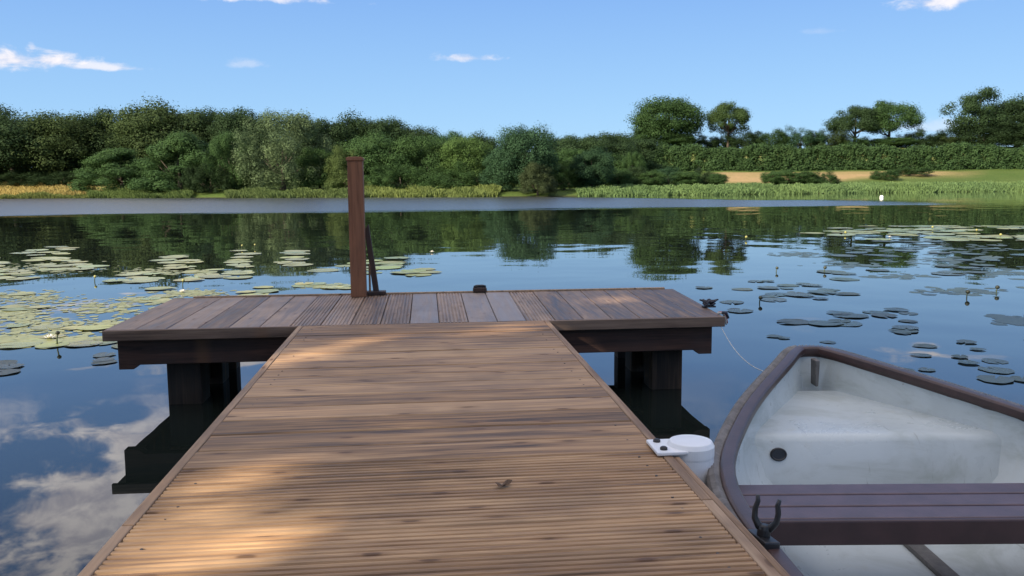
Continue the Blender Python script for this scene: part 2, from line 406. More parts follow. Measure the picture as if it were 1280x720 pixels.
def crown_mesh(kind, seed, dens=1.0):
    """crown for a plant 10 m wide and 10 m tall, base at z=0"""
    rg = np.random.default_rng(seed)
    P, N, Rn, Mk = [], [], [], []
    nl = {'round': 120, 'umbrella': 62, 'willow': 95, 'layered': 90, 'low': 110, 'shrub': 80, 'ragged': 60}[kind]
    for i in range(nl):
        th = rg.uniform(0, 2*np.pi)
        zf = (1,)*3; r = rg.uniform(.75, 1.45)
        if kind in ('round', 'ragged'):
            u = rg.uniform(-1, 1); q = np.sqrt(max(0, 1-u*u)); rad = rg.uniform(.45, .86)
            wob = 1+.07*np.sin(2*th+seed)+.07*np.sin(5*th+seed*2)
            c = np.array([4.5*q*rad*wob*np.cos(th), 4.5*q*rad*wob*np.sin(th), 5.2+4.3*u*rad]); zf = (1, 1, .9)
            if kind == 'ragged': c[:2] *= rg.uniform(.6, 1.15); r *= .85
        elif kind == 'umbrella':
            u = rg.uniform(-.5, 1); q = np.sqrt(max(0, 1-u*u)); rad = rg.uniform(.6, .88)
            c = np.array([4.6*q*rad*np.cos(th), 4.6*q*rad*np.sin(th), 5.3+4.1*u*rad]); zf = (1, 1, .88)
        elif kind == 'willow':
            u = rg.uniform(0, 1); prof = np.sin(np.pi*(u*.80+.14))**.7
            rr = np.sqrt(rg.uniform(.25, 1))*4.0*prof; c = np.array([rr*np.cos(th), rr*np.sin(th), .8+8.2*u]); zf = (.7, .7, 1.25); r *= .85
        elif kind == 'layered':
            u = rg.uniform(0, 1); rr = (4.9*(1-u**1.7)**.8+.4)*np.sqrt(rg.uniform(.3, 1)); c = np.array([rr*np.cos(th)*.92, rr*np.sin(th)*.92, .5+8.9*u]); zf = (1, 1, .8)
        elif kind == 'low':
            u = rg.uniform(0, 1); q = np.sqrt(max(0, 1-u*u)); rad = rg.uniform(.5, .9); w3 = 1+.22*np.sin(3*th+seed)+.12*np.sin(7*th)
            c = np.array([4.9*q**.6*rad*np.cos(th), 4.9*q**.6*rad*np.sin(th), .5+8.6*u*rad*w3]); zf = (1, 1, 2.2); r *= .62
        else:
            u = rg.uniform(0, 1); q = np.sqrt(max(0, 1-u*u)); rad = rg.uniform(.6, .88)
            c = np.array([4.9*q**.7*rad*np.cos(th), 4.9*q**.7*rad*np.sin(th), .7+8.6*u*rad]); zf = (1, 1, .85)
        m = int({'round': 330, 'low': 700}.get(kind, 430)*dens*(r/1.1)**2)
        d = rg.normal(size=(m, 3)); d /= np.linalg.norm(d, axis=1)[:, None]
        rr = r*rg.uniform(.35, 1, m)**.5*(1+.22*rg.normal(size=m))
        p = c+d*rr[:, None]*np.array(zf)
        nn = d*1.+rg.normal(size=(m, 3))*.24+np.array([0, 0, .25]); nn /= np.linalg.norm(nn, axis=1)[:, None]
        ok = p[:, 2] > .05
        P.append(p[ok]); N.append(nn[ok]); cr = rg.uniform(.15, .85)
        Rn.append(np.clip(cr+rg.normal(size=ok.sum())*.09, 0, 1)); Mk.append(np.full(ok.sum(), max(0, rg.normal()*.22-.05)))
    P = np.concatenate(P); N = np.concatenate(N)
    lo = np.percentile(P, 1, axis=0); hi = np.percentile(P, 99, axis=0)
    P[:, :2] = (P[:, :2]-(lo+hi)[:2]/2)*9.6/(hi-lo)[:2]
    P[:, 2] *= 9.6/hi[2]
    L, W = (.23, .15) if kind != 'willow' else (.30, .09)
    if kind == 'layered': L, W = .27, .13
    v = leaves(rg, P, N, L, W)
    return leaf_mesh(kind+'_crown', v, np.concatenate(Rn), np.concatenate(Mk))
def trunk_mesh(kind, seed):
    rd = random.Random(seed); mb = MB()
    h0 = {'round': 4.2, 'ragged': 4.5, 'umbrella': 4.0, 'willow': 3, 'layered': 2.5, 'low': 1.2, 'shrub': 1.5}[kind]
    mb.tube([(0, 0, -.6), (0, 0, .15), (.05, .03, h0*.5), (.1, -.05, h0)], [.52, .38, .28, .22], 9)
    for i in range(7 if kind != 'layered' else 3):
        a = i*2*math.pi/7+rd.uniform(-.4, .4); e = rd.uniform(2.0, 3.6); z1 = h0*rd.uniform(.55, 1.)
        b = Vector((.06, 0, z1)); t = Vector((C_(a)*e, S_(a)*e, z1+rd.uniform(1.5, 4.2)))
        mid = b.lerp(t, .5)+Vector((rd.uniform(-.3, .3), rd.uniform(-.3, .3), -.25))
        mb.tube([b, mid, t], [.17, .11, .035], 6)
    mb.tube([(.1, -.05, h0), (.15, .1, h0+2), (0, .1, min(9, h0+4))], [.22, .13, .03], 7)
    me_o = mb.build('trunk', M['bark'], None, True); me = me_o.data; bpy.data.objects.remove(me_o); return me
PROTO = {}
def proto(kind, i):
    key = (kind, i)
    if key not in PROTO: PROTO[key] = (crown_mesh(kind, i*17+3), trunk_mesh(kind, i*5+1))
    return PROTO[key]
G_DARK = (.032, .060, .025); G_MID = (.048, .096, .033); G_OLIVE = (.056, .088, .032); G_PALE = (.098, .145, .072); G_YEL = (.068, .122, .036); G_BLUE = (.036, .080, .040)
trd = random.Random(8)
def tree(name, cat, px, top, wpx, s, kind, var, col, label, group=None, depth=None, basez=None):
    """plant whose crown is centred on column px, wpx wide, topping out at row top, s metres behind the shoreline"""
    a, _ = az_el(px, 230); deg = math.degrees(a); r = shore(deg)+s
    tp = at_r(px, top, r); g = hgt(deg, s) if basez is None else basez
    hh = tp.z-g; ww = wpx*r/F/math.cos(a-PS)
    o = empty(name, (tp.x, tp.y, g), trd.uniform(0, 6.28)); tag(o, label, cat, group)
    if kind == 'shrub' and hh < .62*ww: kind = 'low'
    cm, tm = proto(kind, var)
    sc = ((ww/9.6), (ww if depth is None else depth)/9.6, hh/10.45)
    c = bpy.data.objects.new('crown', cm); COL.objects.link(c); c.parent = o; c.scale = sc
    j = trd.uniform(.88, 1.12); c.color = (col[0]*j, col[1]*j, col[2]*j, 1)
    t = bpy.data.objects.new('trunk', tm); COL.objects.link(t); t.parent = o; t.scale = (sc[0]*.9, sc[1]*.9, sc[2])
    return o
WG = 'trees of the dark wood on the left shore'; SG = 'leafy bushes massed along the middle of the far shore'; KG = 'trees standing on the skyline'; HG = 'bushes on the skyline between the tall trees'
T = 'woodland_tree'; B = 'bush'
tl = [
 # back row of the left wood
 (T, 'tree', -40, 128, 90, 26, 'round', 1, G_DARK, 'dark tree at the far left end of the wood', WG),
 (T, 'tree', 10, 140, 84, 18, 'round', 0, G_DARK, 'dark tree with a bare trunk showing above the golden grass', WG),
 (T, 'tree', 72, 138, 88, 20, 'round', 2, G_OLIVE, 'olive tinged tree just right of the bare trunked dark tree', WG),
 (T, 'tree', 130, 135, 72, 24, 'round', 1, G_DARK, 'dark tree between the olive tinged tree and the tallest tree of the left wood', WG),
 (T, 'tree', 200, 125, 96, 22, 'round', 3, (.050, .080, .029), 'tallest tree of the left wood with a yellow green left side', WG),
 (T, 'tree', 250, 133, 76, 26, 'round', 0, G_DARK, 'dark crown behind the right shoulder of the tallest left tree', WG),
 (T, 'tree', 302, 133, 70, 24, 'round', 2, G_DARK, 'dark tree peeping over left of the pale willow', WG),
 (T, 'tree', 390, 147, 66, 24, 'round', 1, G_DARK, 'dark tree tucked behind the right edge of the pale willow', WG),
 (T, 'tree', 438, 142, 76, 27, 'round', 3, G_DARK, 'dark tree rising above the wooden post', WG),
 (T, 'tree', 482, 145, 66, 28, 'round', 0, G_DARK, 'dark tree top right of the wooden post on the skyline', WG),
 (T, 'tree', 520, 156, 62, 28, 'round', 2, G_DARK, 'low dark tree top on the falling skyline of the wood', WG),
 (T, 'tree', 556, 162, 52, 27, 'round', 1, G_BLUE, 'small rounded tree top near the right end of the wood', WG),
 (T, 'tree', 596, 166, 56, 26, 'round', 3, G_DARK, 'last small tree top at the right end of the wood', WG),
 # front of the left wood
 ('conifer', 'conifer', 150, 183, 84, 7, 'layered', 0, G_MID, 'layered dark green conifer beside the golden grass'),
 ('conifer', 'conifer', 222, 163, 96, 6, 'layered', 1, G_MID, 'taller layered conifer with its skirts over the water'),
 ('woodland_tree', 'tree', 290, 162, 56, 6, 'willow', 1, G_MID, 'narrow bright green tree left of the pale willow'),
 ('willow_tree', 'willow', 350, 134, 98, 7, 'willow', 0, G_PALE, 'pale grey green willow standing proud of the dark wood'),
 (B, 'bush', 262, 205, 56, 4, 'shrub', 1, G_DARK, 'dark bush overhanging the water in the gap of the reeds'),
 (B, 'bush', 398, 182, 52, 8, 'shrub', 0, G_MID, 'rounded bush at the right foot of the pale willow', SG),
 (B, 'bush', 432, 181, 46, 6, 'shrub', 2, (.07, .105, .036), 'olive rounded bush behind the wooden post', SG),
 (B, 'bush', 474, 165, 84, 9, 'round', 3, G_MID, 'broad leafy bush just right of the wooden post', SG),
 (B, 'bush', 532, 166, 80, 10, 'shrub', 0, G_MID, 'broad leafy bush midway between post and dark lakeside tree', SG),
 (B, 'bush', 580, 168, 66, 9, 'round', 0, G_YEL, 'yellow green leafy bush left of the dark lakeside tree', SG),
 (B, 'bush', 500, 205, 78, 5, 'shrub', 1, G_MID, 'low bush in front of the broad bushes right of the post', SG),
 (B, 'bush', 562, 204, 74, 5, 'shrub', 2, G_MID, 'low bush at the edge of the yellow green reeds', SG),
 (B, 'bush', 626, 190, 50, 5, 'shrub', 0, G_BLUE, 'bluish dark bush on the left foot of the dark lakeside tree', SG),
 ('lakeside_tree', 'tree', 655, 154, 72, 3, 'round', 2, G_BLUE, 'tall dark green tree standing right at the water edge'),
 (B, 'bush', 672, 202, 44, .5, 'shrub', 1, (.055, .078, .036), 'dull olive bush dipping into the lake below the dark lakeside tree', SG),
 (B, 'bush', 705, 200, 46, 6, 'shrub', 2, G_YEL, 'yellowish small bush right of the dark lakeside tree', SG),
 (T, 'tree', 700, 168, 70, 24, 'round', 1, G_DARK, 'low dark tree top right of the lakeside tree on the skyline'),
 (T, 'tree', 752, 164, 84, 28, 'shrub', 0, G_DARK, 'flat topped dark tree on the skyline left of the great round tree'),
 (B, 'bush', 740, 184, 50, 5, 'round', 3, G_BLUE, 'dark bluish bush standing behind the first green reeds'),
 (B, 'bush', 790, 187, 34, 18, 'willow', 1, G_MID, 'small upright oval bush left end of the long hedge'),
 (B, 'bush', 768, 190, 60, 20, 'shrub', 2, G_MID, 'soft green bush filling the slope behind the dark bluish bush'),
 (B, 'bush', 712, 184, 54, 16, 'shrub', 0, G_MID, 'leafy bush on the slope behind the yellowish small bush'),
 (T, 'tree', 700, 171, 60, 36, 'round', 2, G_DARK, 'dark crown between lakeside tree and the flat skyline trees'),
 (T, 'tree', 772, 167, 70, 40, 'round', 3, G_DARK, 'dark crown behind the flat topped skyline tree'),
 (T, 'tree', 725, 169, 80, 20, 'shrub', 1, G_DARK, 'broad dark tree filling the skyline right of the lakeside tree'),
 (T, 'tree', 790, 168, 70, 34, 'shrub', 2, G_DARK, 'dark low tree joining the flat topped tree to the great round tree'),
 (B, 'bush', 815, 178, 50, 70, 'shrub', 1, G_MID, 'bush behind the left end of the long hedge'),
 (B, 'bush', 772, 209, 34, 9, 'round', 1, G_MID, 'low bush of the row above the green reeds, nearest the bluish bush'),
 (B, 'bush', 794, 207, 32, 11, 'shrub', 0, G_DARK, 'low bush of the row above the green reeds, second from the bluish bush'),
 (B, 'bush', 815, 212, 32, 10, 'round', 3, G_MID, 'low bush of the row above the green reeds, third from the bluish bush'),
 (B, 'bush', 836, 208, 34, 12, 'shrub', 2, G_BLUE, 'low bush of the row above the green reeds, fourth from the bluish bush'),
 (B, 'bush', 858, 213, 32, 11, 'round', 0, G_MID, 'low bush of the row above the green reeds, third from the orange field'),
 (B, 'bush', 878, 211, 30, 13, 'shrub', 1, G_DARK, 'low bush of the row above the green reeds, second from the orange field'),
 (B, 'bush', 897, 216, 24, 12, 'round', 2, G_MID, 'low bush of the row above the green reeds, touching the orange field'),
 (B, 'bush', 966, 213, 24, 14, 'round', 1, G_MID, 'leftmost of the four dark bushes in front of the orange field'),
 (B, 'bush', 984, 211, 28, 14, 'shrub', 0, G_MID, 'second of the four dark bushes in front of the orange field'),
 (B, 'bush', 1006, 213, 28, 14, 'round', 3, G_MID, 'third of the four dark bushes in front of the orange field'),
 (B, 'bush', 1030, 212, 34, 14, 'shrub', 2, G_MID, 'rightmost and widest of the four dark bushes in front of the orange field'),
 (B, 'bush', 1106, 212, 28, 30, 'shrub', 1, G_MID, 'small lone bush on the orange field'),
 (B, 'bush', 1136, 209, 46, 36, 'shrub', 0, G_MID, 'low bush spilling forward from the long hedge'),
 # skyline
 ('oak_tree', 'tree', 836, 119, 80, 80, 'round', 2, G_MID, 'great round crowned tree, largest on the skyline', KG),
 (B, 'bush', 806, 158, 30, 79, 'round', 1, G_MID, 'bush at the left foot of the great round tree', HG),
 ('oak_tree', 'tree', 911, 124, 47, 80, 'umbrella', 1, (.058, .10, .036), 'small round tree with a pale trunk right of the great round tree', KG),
 ('oak_tree', 'tree', 1070, 129, 54, 80, 'umbrella', 0, G_DARK, 'left tree of the joined pair with sky under its crown', KG),
 ('oak_tree', 'tree', 1113, 123, 56, 81, 'umbrella', 2, G_MID, 'right tree of the joined pair with sky under its crown', KG),
 ('oak_tree', 'tree', 1228, 106, 60, 80, 'ragged', 0, G_DARK, 'tallest ragged tree near the right end of the skyline', KG),
 ('oak_tree', 'tree', 1280, 119, 62, 84, 'round', 3, G_DARK, 'rounded tree right of the tallest ragged tree', KG),
 ('oak_tree', 'tree', 1350, 130, 80, 84, 'round', 0, G_MID, 'tree at the right end of the skyline row', KG),
 (B, 'bush', 1232, 150, 66, 78, 'shrub', 1, G_DARK, 'dark bush wrapped round the foot of the tallest ragged tree', HG),
 (B, 'bush', 1272, 152, 60, 79, 'shrub', 2, G_DARK, 'dark bush under the rounded tree at the right', HG),
 (B, 'bush', 846, 166, 44, 78, 'round', 2, G_MID, 'low bush hiding the trunk of the great round tree', HG),
 (B, 'bush', 1120, 171, 40, 78, 'round', 1, G_MID, 'low bush in front of the right trunk of the joined pair', HG),
 (B, 'bush', 872, 166, 46, 82, 'shrub', 2, G_DARK, 'dark bush between the great round tree and the small round tree', HG),
 (B, 'bush', 905, 170, 34, 84, 'shrub', 0, G_DARK, 'dark bush behind the trunk of the small round tree', HG),
 (B, 'bush', 932, 163, 48, 80, 'shrub', 0, G_DARK, 'dark bush touching the right of the small round tree', HG),
 (B, 'bush', 962, 161, 42, 80, 'shrub', 1, G_MID, 'mid green bush second to the right of the small round tree', HG),
 (B, 'bush', 1001, 158, 50, 80, 'shrub', 2, G_BLUE, 'round dark bush midway along the skyline', HG),
 (B, 'bush', 1036, 162, 46, 80, 'shrub', 0, G_OLIVE, 'olive bush left of the joined pair of trees', HG),
 (B, 'bush', 1064, 172, 40, 79, 'shrub', 1, G_MID, 'low bush in front of the left trunk of the joined pair', HG),
 (B, 'bush', 1092, 170, 50, 84, 'shrub', 2, G_DARK, 'dark bush behind the trunks of the joined pair', HG),
 (B, 'bush', 1152, 161, 54, 80, 'shrub', 0, G_DARK, 'round dark bush right of the joined pair of trees', HG),
 (B, 'bush', 1182, 170, 50, 79, 'shrub', 1, G_OLIVE, 'pale low bush left of the tallest ragged tree', HG),
]
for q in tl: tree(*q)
# filler trees deeper in the wood, seen only as dark depth between the front ones
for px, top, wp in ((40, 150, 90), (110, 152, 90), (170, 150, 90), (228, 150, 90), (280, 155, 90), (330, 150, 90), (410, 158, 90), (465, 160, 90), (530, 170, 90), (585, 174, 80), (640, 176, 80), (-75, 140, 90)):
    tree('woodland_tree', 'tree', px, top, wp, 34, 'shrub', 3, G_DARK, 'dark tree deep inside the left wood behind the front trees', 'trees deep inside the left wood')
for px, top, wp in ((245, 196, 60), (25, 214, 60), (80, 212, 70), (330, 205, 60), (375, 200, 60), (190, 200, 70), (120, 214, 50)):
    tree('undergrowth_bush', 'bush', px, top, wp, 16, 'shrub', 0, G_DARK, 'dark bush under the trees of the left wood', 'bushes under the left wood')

# the long hedge across the right hand slope
def hedge():
    rg = np.random.default_rng(5); a0, a1 = az_el(800, 230)[0], az_el(1420, 230)[0]
    P, N, R_, K = [], [], [], []
    for i in range(2100):
        t = rg.uniform(); a = a0+(a1-a0)*t; u = rg.uniform()
        top = 3.05+.22*math.sin(a*67+1)+.15*math.sin(a*190)
        if u < .62: ss, z = 46.3+rg.uniform(-.1, .35)+.5*u, u/.62*top
        else: ss, z = 46.6+(u-.62)/.38*3.2, top-rg.uniform(0, .3)
        r = shore(math.degrees(a))+ss; c = np.array([r*math.sin(a), r*math.cos(a), hgt(math.degrees(a), 46.)+z])
        m = 95; rr = rg.uniform(.35, .8)
        d = rg.normal(size=(m, 3)); d /= np.linalg.norm(d, axis=1)[:, None]
        nn = d+rg.normal(size=(m, 3))*.3; P.append(c+d*rr*rg.uniform(.5, 1.1, m)[:, None]); N.append(nn/np.linalg.norm(nn, axis=1)[:, None])
        R_.append(np.clip(rg.uniform(.1, .9)+rg.normal(size=m)*.1, 0, 1)); K.append(np.full(m, max(0, rg.normal()*.3)))
    P = np.concatenate(P); N = np.concatenate(N)
    me = leaf_mesh('hedge', leaves(rg, P, N, .25, .17), np.concatenate(R_), np.concatenate(K))
    o = bpy.data.objects.new('hedge', me); COL.objects.link(o); o.color = (.046, .090, .034, 1)
    tag(o, 'long level green hedge running across the right slope above the orange field', 'hedge')
hedge()

# reeds and rough grass along the far shore (one uncountable mass)
def blades(name, n, a0, a1, s0, s1, h0, h1, wid, col, seed, label, power=1.):
    rg = np.random.default_rng(seed)
    ang = rg.uniform(az_el(a0, 240)[0], az_el(a1, 240)[0], n)
    R = np.array([shore(math.degrees(x)) for x in ang])
    s = s0+(s1-s0)*rg.uniform(0, 1, n)**power+.5*np.sin(ang*90)
    gz = np.array([hgt(math.degrees(x), q) for x, q in zip(ang, s)]); gz = np.maximum(gz, -.1)
    h = rg.uniform(h0, h1, n)*(1+.25*np.sin(ang*140+s)+.15*np.sin(ang*410))
    r = R+s; b = np.stack([r*np.sin(ang), r*np.cos(ang), gz-.05], 1)
    lean = rg.normal(size=(n, 3))*.4; lean[:, 2] = 0
    tip = b+np.array([0, 0, 1])*h[:, None]+lean*h[:, None]
    th = rg.uniform(0, np.pi, n); sd = np.stack([np.cos(th), np.sin(th), np.zeros(n)], 1)*wid
    v = np.stack([b-sd, b+sd, tip+sd*.35, tip-sd*.35], 1).reshape(-1, 3)
    me = leaf_mesh(name, v, np.clip(.5+.2*np.sin(ang*90+s*.5)+rg.normal(size=n)*.08, 0, 1), np.clip(.1+.25*np.sin(ang*55+seed), 0, 1))
    o = bpy.data.objects.new(name, me); COL.objects.link(o); o.color = (*col, 1)
    tag(o, label, name.replace('_', ' '), kind='stuff')
blades('reeds', 9000, 112, 238, -.8, 2.6, .3, .5, .07, (.10, .15, .05), 1, 'green reeds at the foot of the layered conifers')
blades('reeds', 14000, 284, 462, -.6, 2.4, .28, .5, .07, (.105, .15, .055), 2, 'green reeds below the pale willow')
blades('reeds', 12000, 455, 622, -.6, 4.5, .3, .55, .07, (.15, .195, .065), 3, 'yellow green reeds below the broad bushes')
blades('reeds', 34000, 722, 1420, -.6, 8, .2, .42, .08, (.125, .20, .08), 4, 'green reeds along the right hand shore')
blades('grass', 30000, 850, 1420, 7, 25, .10, .25, .09, (.14, .21, .085), 5, 'rough green grass on the bank behind the right hand reeds')
blades('grass', 12000, -150, 118, 1.5, 18, .2, .4, .07, (.33, .27, .10), 6, 'golden dry grass on the left bank')
blades('grass', 6000, -150, 118, -.5, 1.0, .2, .4, .05, (.13, .16, .05), 7, 'green grass at the water edge below the golden grass')

# trees on the near bank behind the viewer: they shade the jetty and the boat
DAPPLES = [(270, 668, .38, .13), (215, 690, .30, .10), (380, 447, .42, .07), (440, 428, .3, .06), (640, 410, .36, .07), (765, 374, .30, .10), (190, 605, .2, .05), (545, 500, .2, .04), (700, 560, .16, .035), (330, 590, .22, .04)]
DAP = [(at_z(x, y, DK), a, b) for x, y, a, b in DAPPLES]
SH = Vector((SUN.x, SUN.y, 0)).normalized()
def near_tree(x, y, wd, ht, seed, label):
    """a leafy tree whose crown is thin in places, so that spots of sun reach the jetty"""
    g = ground_at(x, y); o = empty('shade_tree', (x, y, g), 0); tag(o, label, 'tree', 'trees on the near bank')
    rg = np.random.default_rng(seed); P, N = [], []
    for i in range(150):
        u = rg.uniform(-1, 1); q = math.sqrt(1-u*u); th = rg.uniform(0, 6.283); rad = rg.uniform(.15, .95)
        c = np.array([wd*.5*q*rad*math.cos(th), wd*.5*q*rad*math.sin(th), ht*.58+ht*.42*u*rad]); m = 330
        d = rg.normal(size=(m, 3)); d /= np.linalg.norm(d, axis=1)[:, None]
        P.append(c+d*rg.uniform(.2, 1, m)[:, None]*rg.uniform(.8, 1.3)); nn = d+rg.normal(size=(m, 3))*.7; N.append(nn/np.linalg.norm(nn, axis=1)[:, None])
    P = np.concatenate(P); N = np.concatenate(N)
    W = P+np.array([x, y, g]); t = (W[:, 2]-DK)/SUN.z; hx = W[:, 0]-SUN.x*t; hy = W[:, 1]-SUN.y*t
    keep = P[:, 2] > 1.0
    for c, a, b in DAP:
        dx = hx-c.x; dy = hy-c.y; al = dx*SH.x+dy*SH.y; pr = -dx*SH.y+dy*SH.x
        wv = 1+.25*np.sin(al*19)+.2*np.sin(pr*41+al*7)
        keep &= ((al/(a+.10))**2+(pr/(b+.135))**2) > wv
    P = P[keep]; N = N[keep]; n = len(P)
    me = leaf_mesh('shade_crown', leaves(rg, P, N, .30, .19), rg.uniform(0, 1, n), np.zeros(n))
    c = bpy.data.objects.new('crown', me); COL.objects.link(c); c.parent = o; c.color = (*G_MID, 1)
    tm = proto('round', 0)[1]
    t = bpy.data.objects.new('trunk', tm); COL.objects.link(t); t.parent = o; t.scale = (wd/11, wd/11, ht/11)
near_tree(-9.4, -4.3, 8.6, 9.0, 31, 'leafy tree on the near bank whose shade falls on the jetty')
near_tree(-6.2, -4.6, 7.0, 7.4, 32, 'leafy tree on the near bank whose shade falls on the boat')
near_tree(-14, -8.5, 9.5, 11.5, 33, 'tall tree behind the other shade trees on the near bank')

# ------------------------------------------------------------------ jetty
XL, XR = -.638, .623; YE = 4.345
jet = empty('jetty', (0, 0, 0)); tag(jet, 'brown timber jetty with a T shaped platform end reaching into the lake', 'jetty')
rd = random.Random(3)
def board_profile(p0, wd, zt, th, grooved, ribs=7):
    pts = [(p0, zt-th), (p0+wd, zt-th)]
    top = []
    e = .003
    if grooved:
        pr = wd/ribs
        for i in range(ribs):
            a = p0+i*pr
            top += [(a+pr*.02, zt-.0045), (a+pr*.16, zt-.0045), (a+pr*.30, zt-.0004), (a+pr*.58, zt), (a+pr*.86, zt-.0004)]
        top += [(p0+wd-.0006, zt-.004)]
    else:
        top = [(p0, zt-e), (p0+e, zt), (p0+wd-e, zt), (p0+wd, zt-e)]
    return pts + top[::-1]
mb = MB(); pit = .1465; y = YE-.1415; i = 0
while y > -3.1:
    gro = y+.14 < 2.16
    zt = DK+rd.uniform(-.0012, .0012)
    jit = rd.uniform(-.004, .004)
    rr = rd.random()
    mb.prism(board_profile(y, .1415, zt, .028, gro), XL+.027+jit*.3, XR-.027+jit*.3, 'x', rr)
    y -= pit; i += 1
mb.build('decking', M['deck'], jet)
mb = MB(); y = YE-.1415
while y > -.2:
    for xx in (XL+.085, XR-.085):
        for dy in (.035, .106):
            if rd.random() < .45: continue
            mb.lathe([(.0034, -.002), (.0034, .0005), (.0025, .0010), (.0012, .0008)], (xx+rd.uniform(-.006, .006), y+dy+rd.uniform(-.005, .005), DK-.0002), 8)
    y -= pit
tag(mb.build('screw_heads', M['iron'], jet), kind='stuff')
# edge trims
for x0, x1 in ((XL, XL+.0255), (XR-.0255, XR)):
    for (a, b) in ((-3.1, -.6), (-.597, 1.79), (1.793, YE-.004)):
        mb = MB(); mb.box(((x0+x1)/2, (a+b)/2, DK-.073), (x1-x0, b-a, .15), rd.random()); mb.build('edge_trim', M['trim'], jet, bevel=.003)
mb = MB(); mb.box((XR+.0095, -.5, DK-.050), (.017, 5.2, .10), rd.random()); mb.build('rubbing_strip', M['trim'], jet, bevel=.004)
# platform boards run along the jetty
TX0, TX1, TY0, TY1 = -1.573, 1.545, 4.352, 5.54
mb = MB(); x = TX0; k = 0
sheen = {5: .0, 6: .0, 7: 0, 8: .0}
n = int((TX1-TX0)/.149)
def skew(v): return (v[0]+.075*max(0, v[0]/1.55)*(v[1]-TY0)/1.19, v[1], v[2])
grp = (6, 7, 8, 9, 11, 14)
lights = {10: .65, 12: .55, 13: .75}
while x+.1 < TX1:
    g = k in grp
    wd = .1455
    mb.prism(board_profile(x, wd, DK+rd.uniform(-.0012, .0012), .03, g, 8), TY0+rd.uniform(-.003, .003), TY1+rd.uniform(-.003, .003), 'y', rd.random(), lights.get(k, 0), skew)
    x += .149; k += 1
TXE = x-.0035
mb.build('platform_decking', M['platform'], jet)
mb = MB(); mb.box(((TX0+TXE)/2, TY0-.0165, DK-.028), (TXE-TX0+.002, .026, .050), .3)
# two front fascias, either side of the walkway
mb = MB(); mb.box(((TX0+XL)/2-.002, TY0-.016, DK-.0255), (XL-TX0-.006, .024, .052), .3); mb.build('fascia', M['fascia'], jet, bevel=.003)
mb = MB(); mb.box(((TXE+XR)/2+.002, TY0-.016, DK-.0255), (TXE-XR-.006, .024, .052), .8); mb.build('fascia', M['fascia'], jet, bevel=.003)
mb = MB(); mb.box((.06, TY1+.016, DK-.020), (TXE-TX0-.1, .026, .058), .6); mb.build('kick_rail', M['trim'], jet, bevel=.003)
mb = MB()
def beamprof(x0, x1, z0, z1, y0, y1):   # beam with notched lower corners
    p = [(x0, z1), (x0, z0), (x0+.07, z0), (x0+.10, z0+.022), (x1-.10, z0+.022), (x1-.07, z0), (x1, z0), (x1, z1)]
    mb.prism(p, y0, y1, 'y', rd.random())
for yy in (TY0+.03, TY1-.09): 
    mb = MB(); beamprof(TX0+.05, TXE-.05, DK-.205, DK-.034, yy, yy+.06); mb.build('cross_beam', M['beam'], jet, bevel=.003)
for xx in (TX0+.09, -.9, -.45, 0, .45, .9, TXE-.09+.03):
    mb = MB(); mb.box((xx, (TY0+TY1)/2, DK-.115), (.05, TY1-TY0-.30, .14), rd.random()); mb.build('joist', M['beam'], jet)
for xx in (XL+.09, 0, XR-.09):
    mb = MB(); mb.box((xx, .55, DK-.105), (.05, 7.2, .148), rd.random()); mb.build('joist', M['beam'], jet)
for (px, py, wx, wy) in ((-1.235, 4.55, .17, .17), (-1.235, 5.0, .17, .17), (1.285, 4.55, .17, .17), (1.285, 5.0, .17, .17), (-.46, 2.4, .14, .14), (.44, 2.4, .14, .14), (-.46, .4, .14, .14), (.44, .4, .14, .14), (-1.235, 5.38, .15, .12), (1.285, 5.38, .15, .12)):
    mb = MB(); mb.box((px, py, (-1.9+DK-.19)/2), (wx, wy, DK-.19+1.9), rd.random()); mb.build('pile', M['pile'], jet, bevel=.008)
for xx in (-1.235, 1.285):
    mb = MB(); mb.box((xx, 4.775, .12), (.05, .28, .16), .3); mb.build('pile_brace', M['pile'], jet)

# mooring post at the back edge of the platform
pb = Vector((-.42, 5.47, DK)); ph = .845
po = empty('mooring_post', pb); tag(po, 'tall square rust brown timber post on the back edge of the platform', 'post')
mb = MB(); mb.box((0, 0, ph/2), (.094, .094, ph), .4); mb.build('shaft', M['post'], po, bevel=.004)
mb = MB(); mb.prism([(-.053, ph), (.053, ph), (.053, ph+.018), (.035, ph+.024), (-.035, ph+.024), (-.053, ph+.018)], -.053, .053, 'y', .6); mb.build('cap', M['post'], po, bevel=.003)
mb = MB()
a = Vector((.052, .05, .42)); b = Vector((.105, .075, .012)); d = (b-a); 
mb.prism([(a.x-.012, a.z), (a.x+.016, a.z+.03), (b.x+.018, b.z), (b.x-.018, b.z)], .045, .085, 'y', .4); mb.build('strut', M['post_dark'], po, bevel=.003)
mb = MB(); mb.box((.10, .062, .012), (.13, .08, .024), .2); mb.build('foot_block', M['post_dark'], po, bevel=.004)
mb = MB(); mb.box((.066, .048, .10), (.012, .012, .2), .2); mb.build('bracket', M['trim'], po)

# small mooring cleat block on the back edge
c0 = empty('mooring_block', (.347, 5.545, DK+.004)); tag(c0, 'small dark mooring block on the back edge of the platform', 'mooring block')
mb = MB(); mb.box((0, 0, .014), (.088, .05, .028), .3); mb.build('base', M['post_dark'], c0, bevel=.005)
mb = MB(); mb.tube([(-.04, 0, .034), (-.02, 0, .038), (.02, 0, .038), (.04, 0, .034)], [.006, .009, .009, .006], 8); mb.build('horn', M['iron'], c0, True)

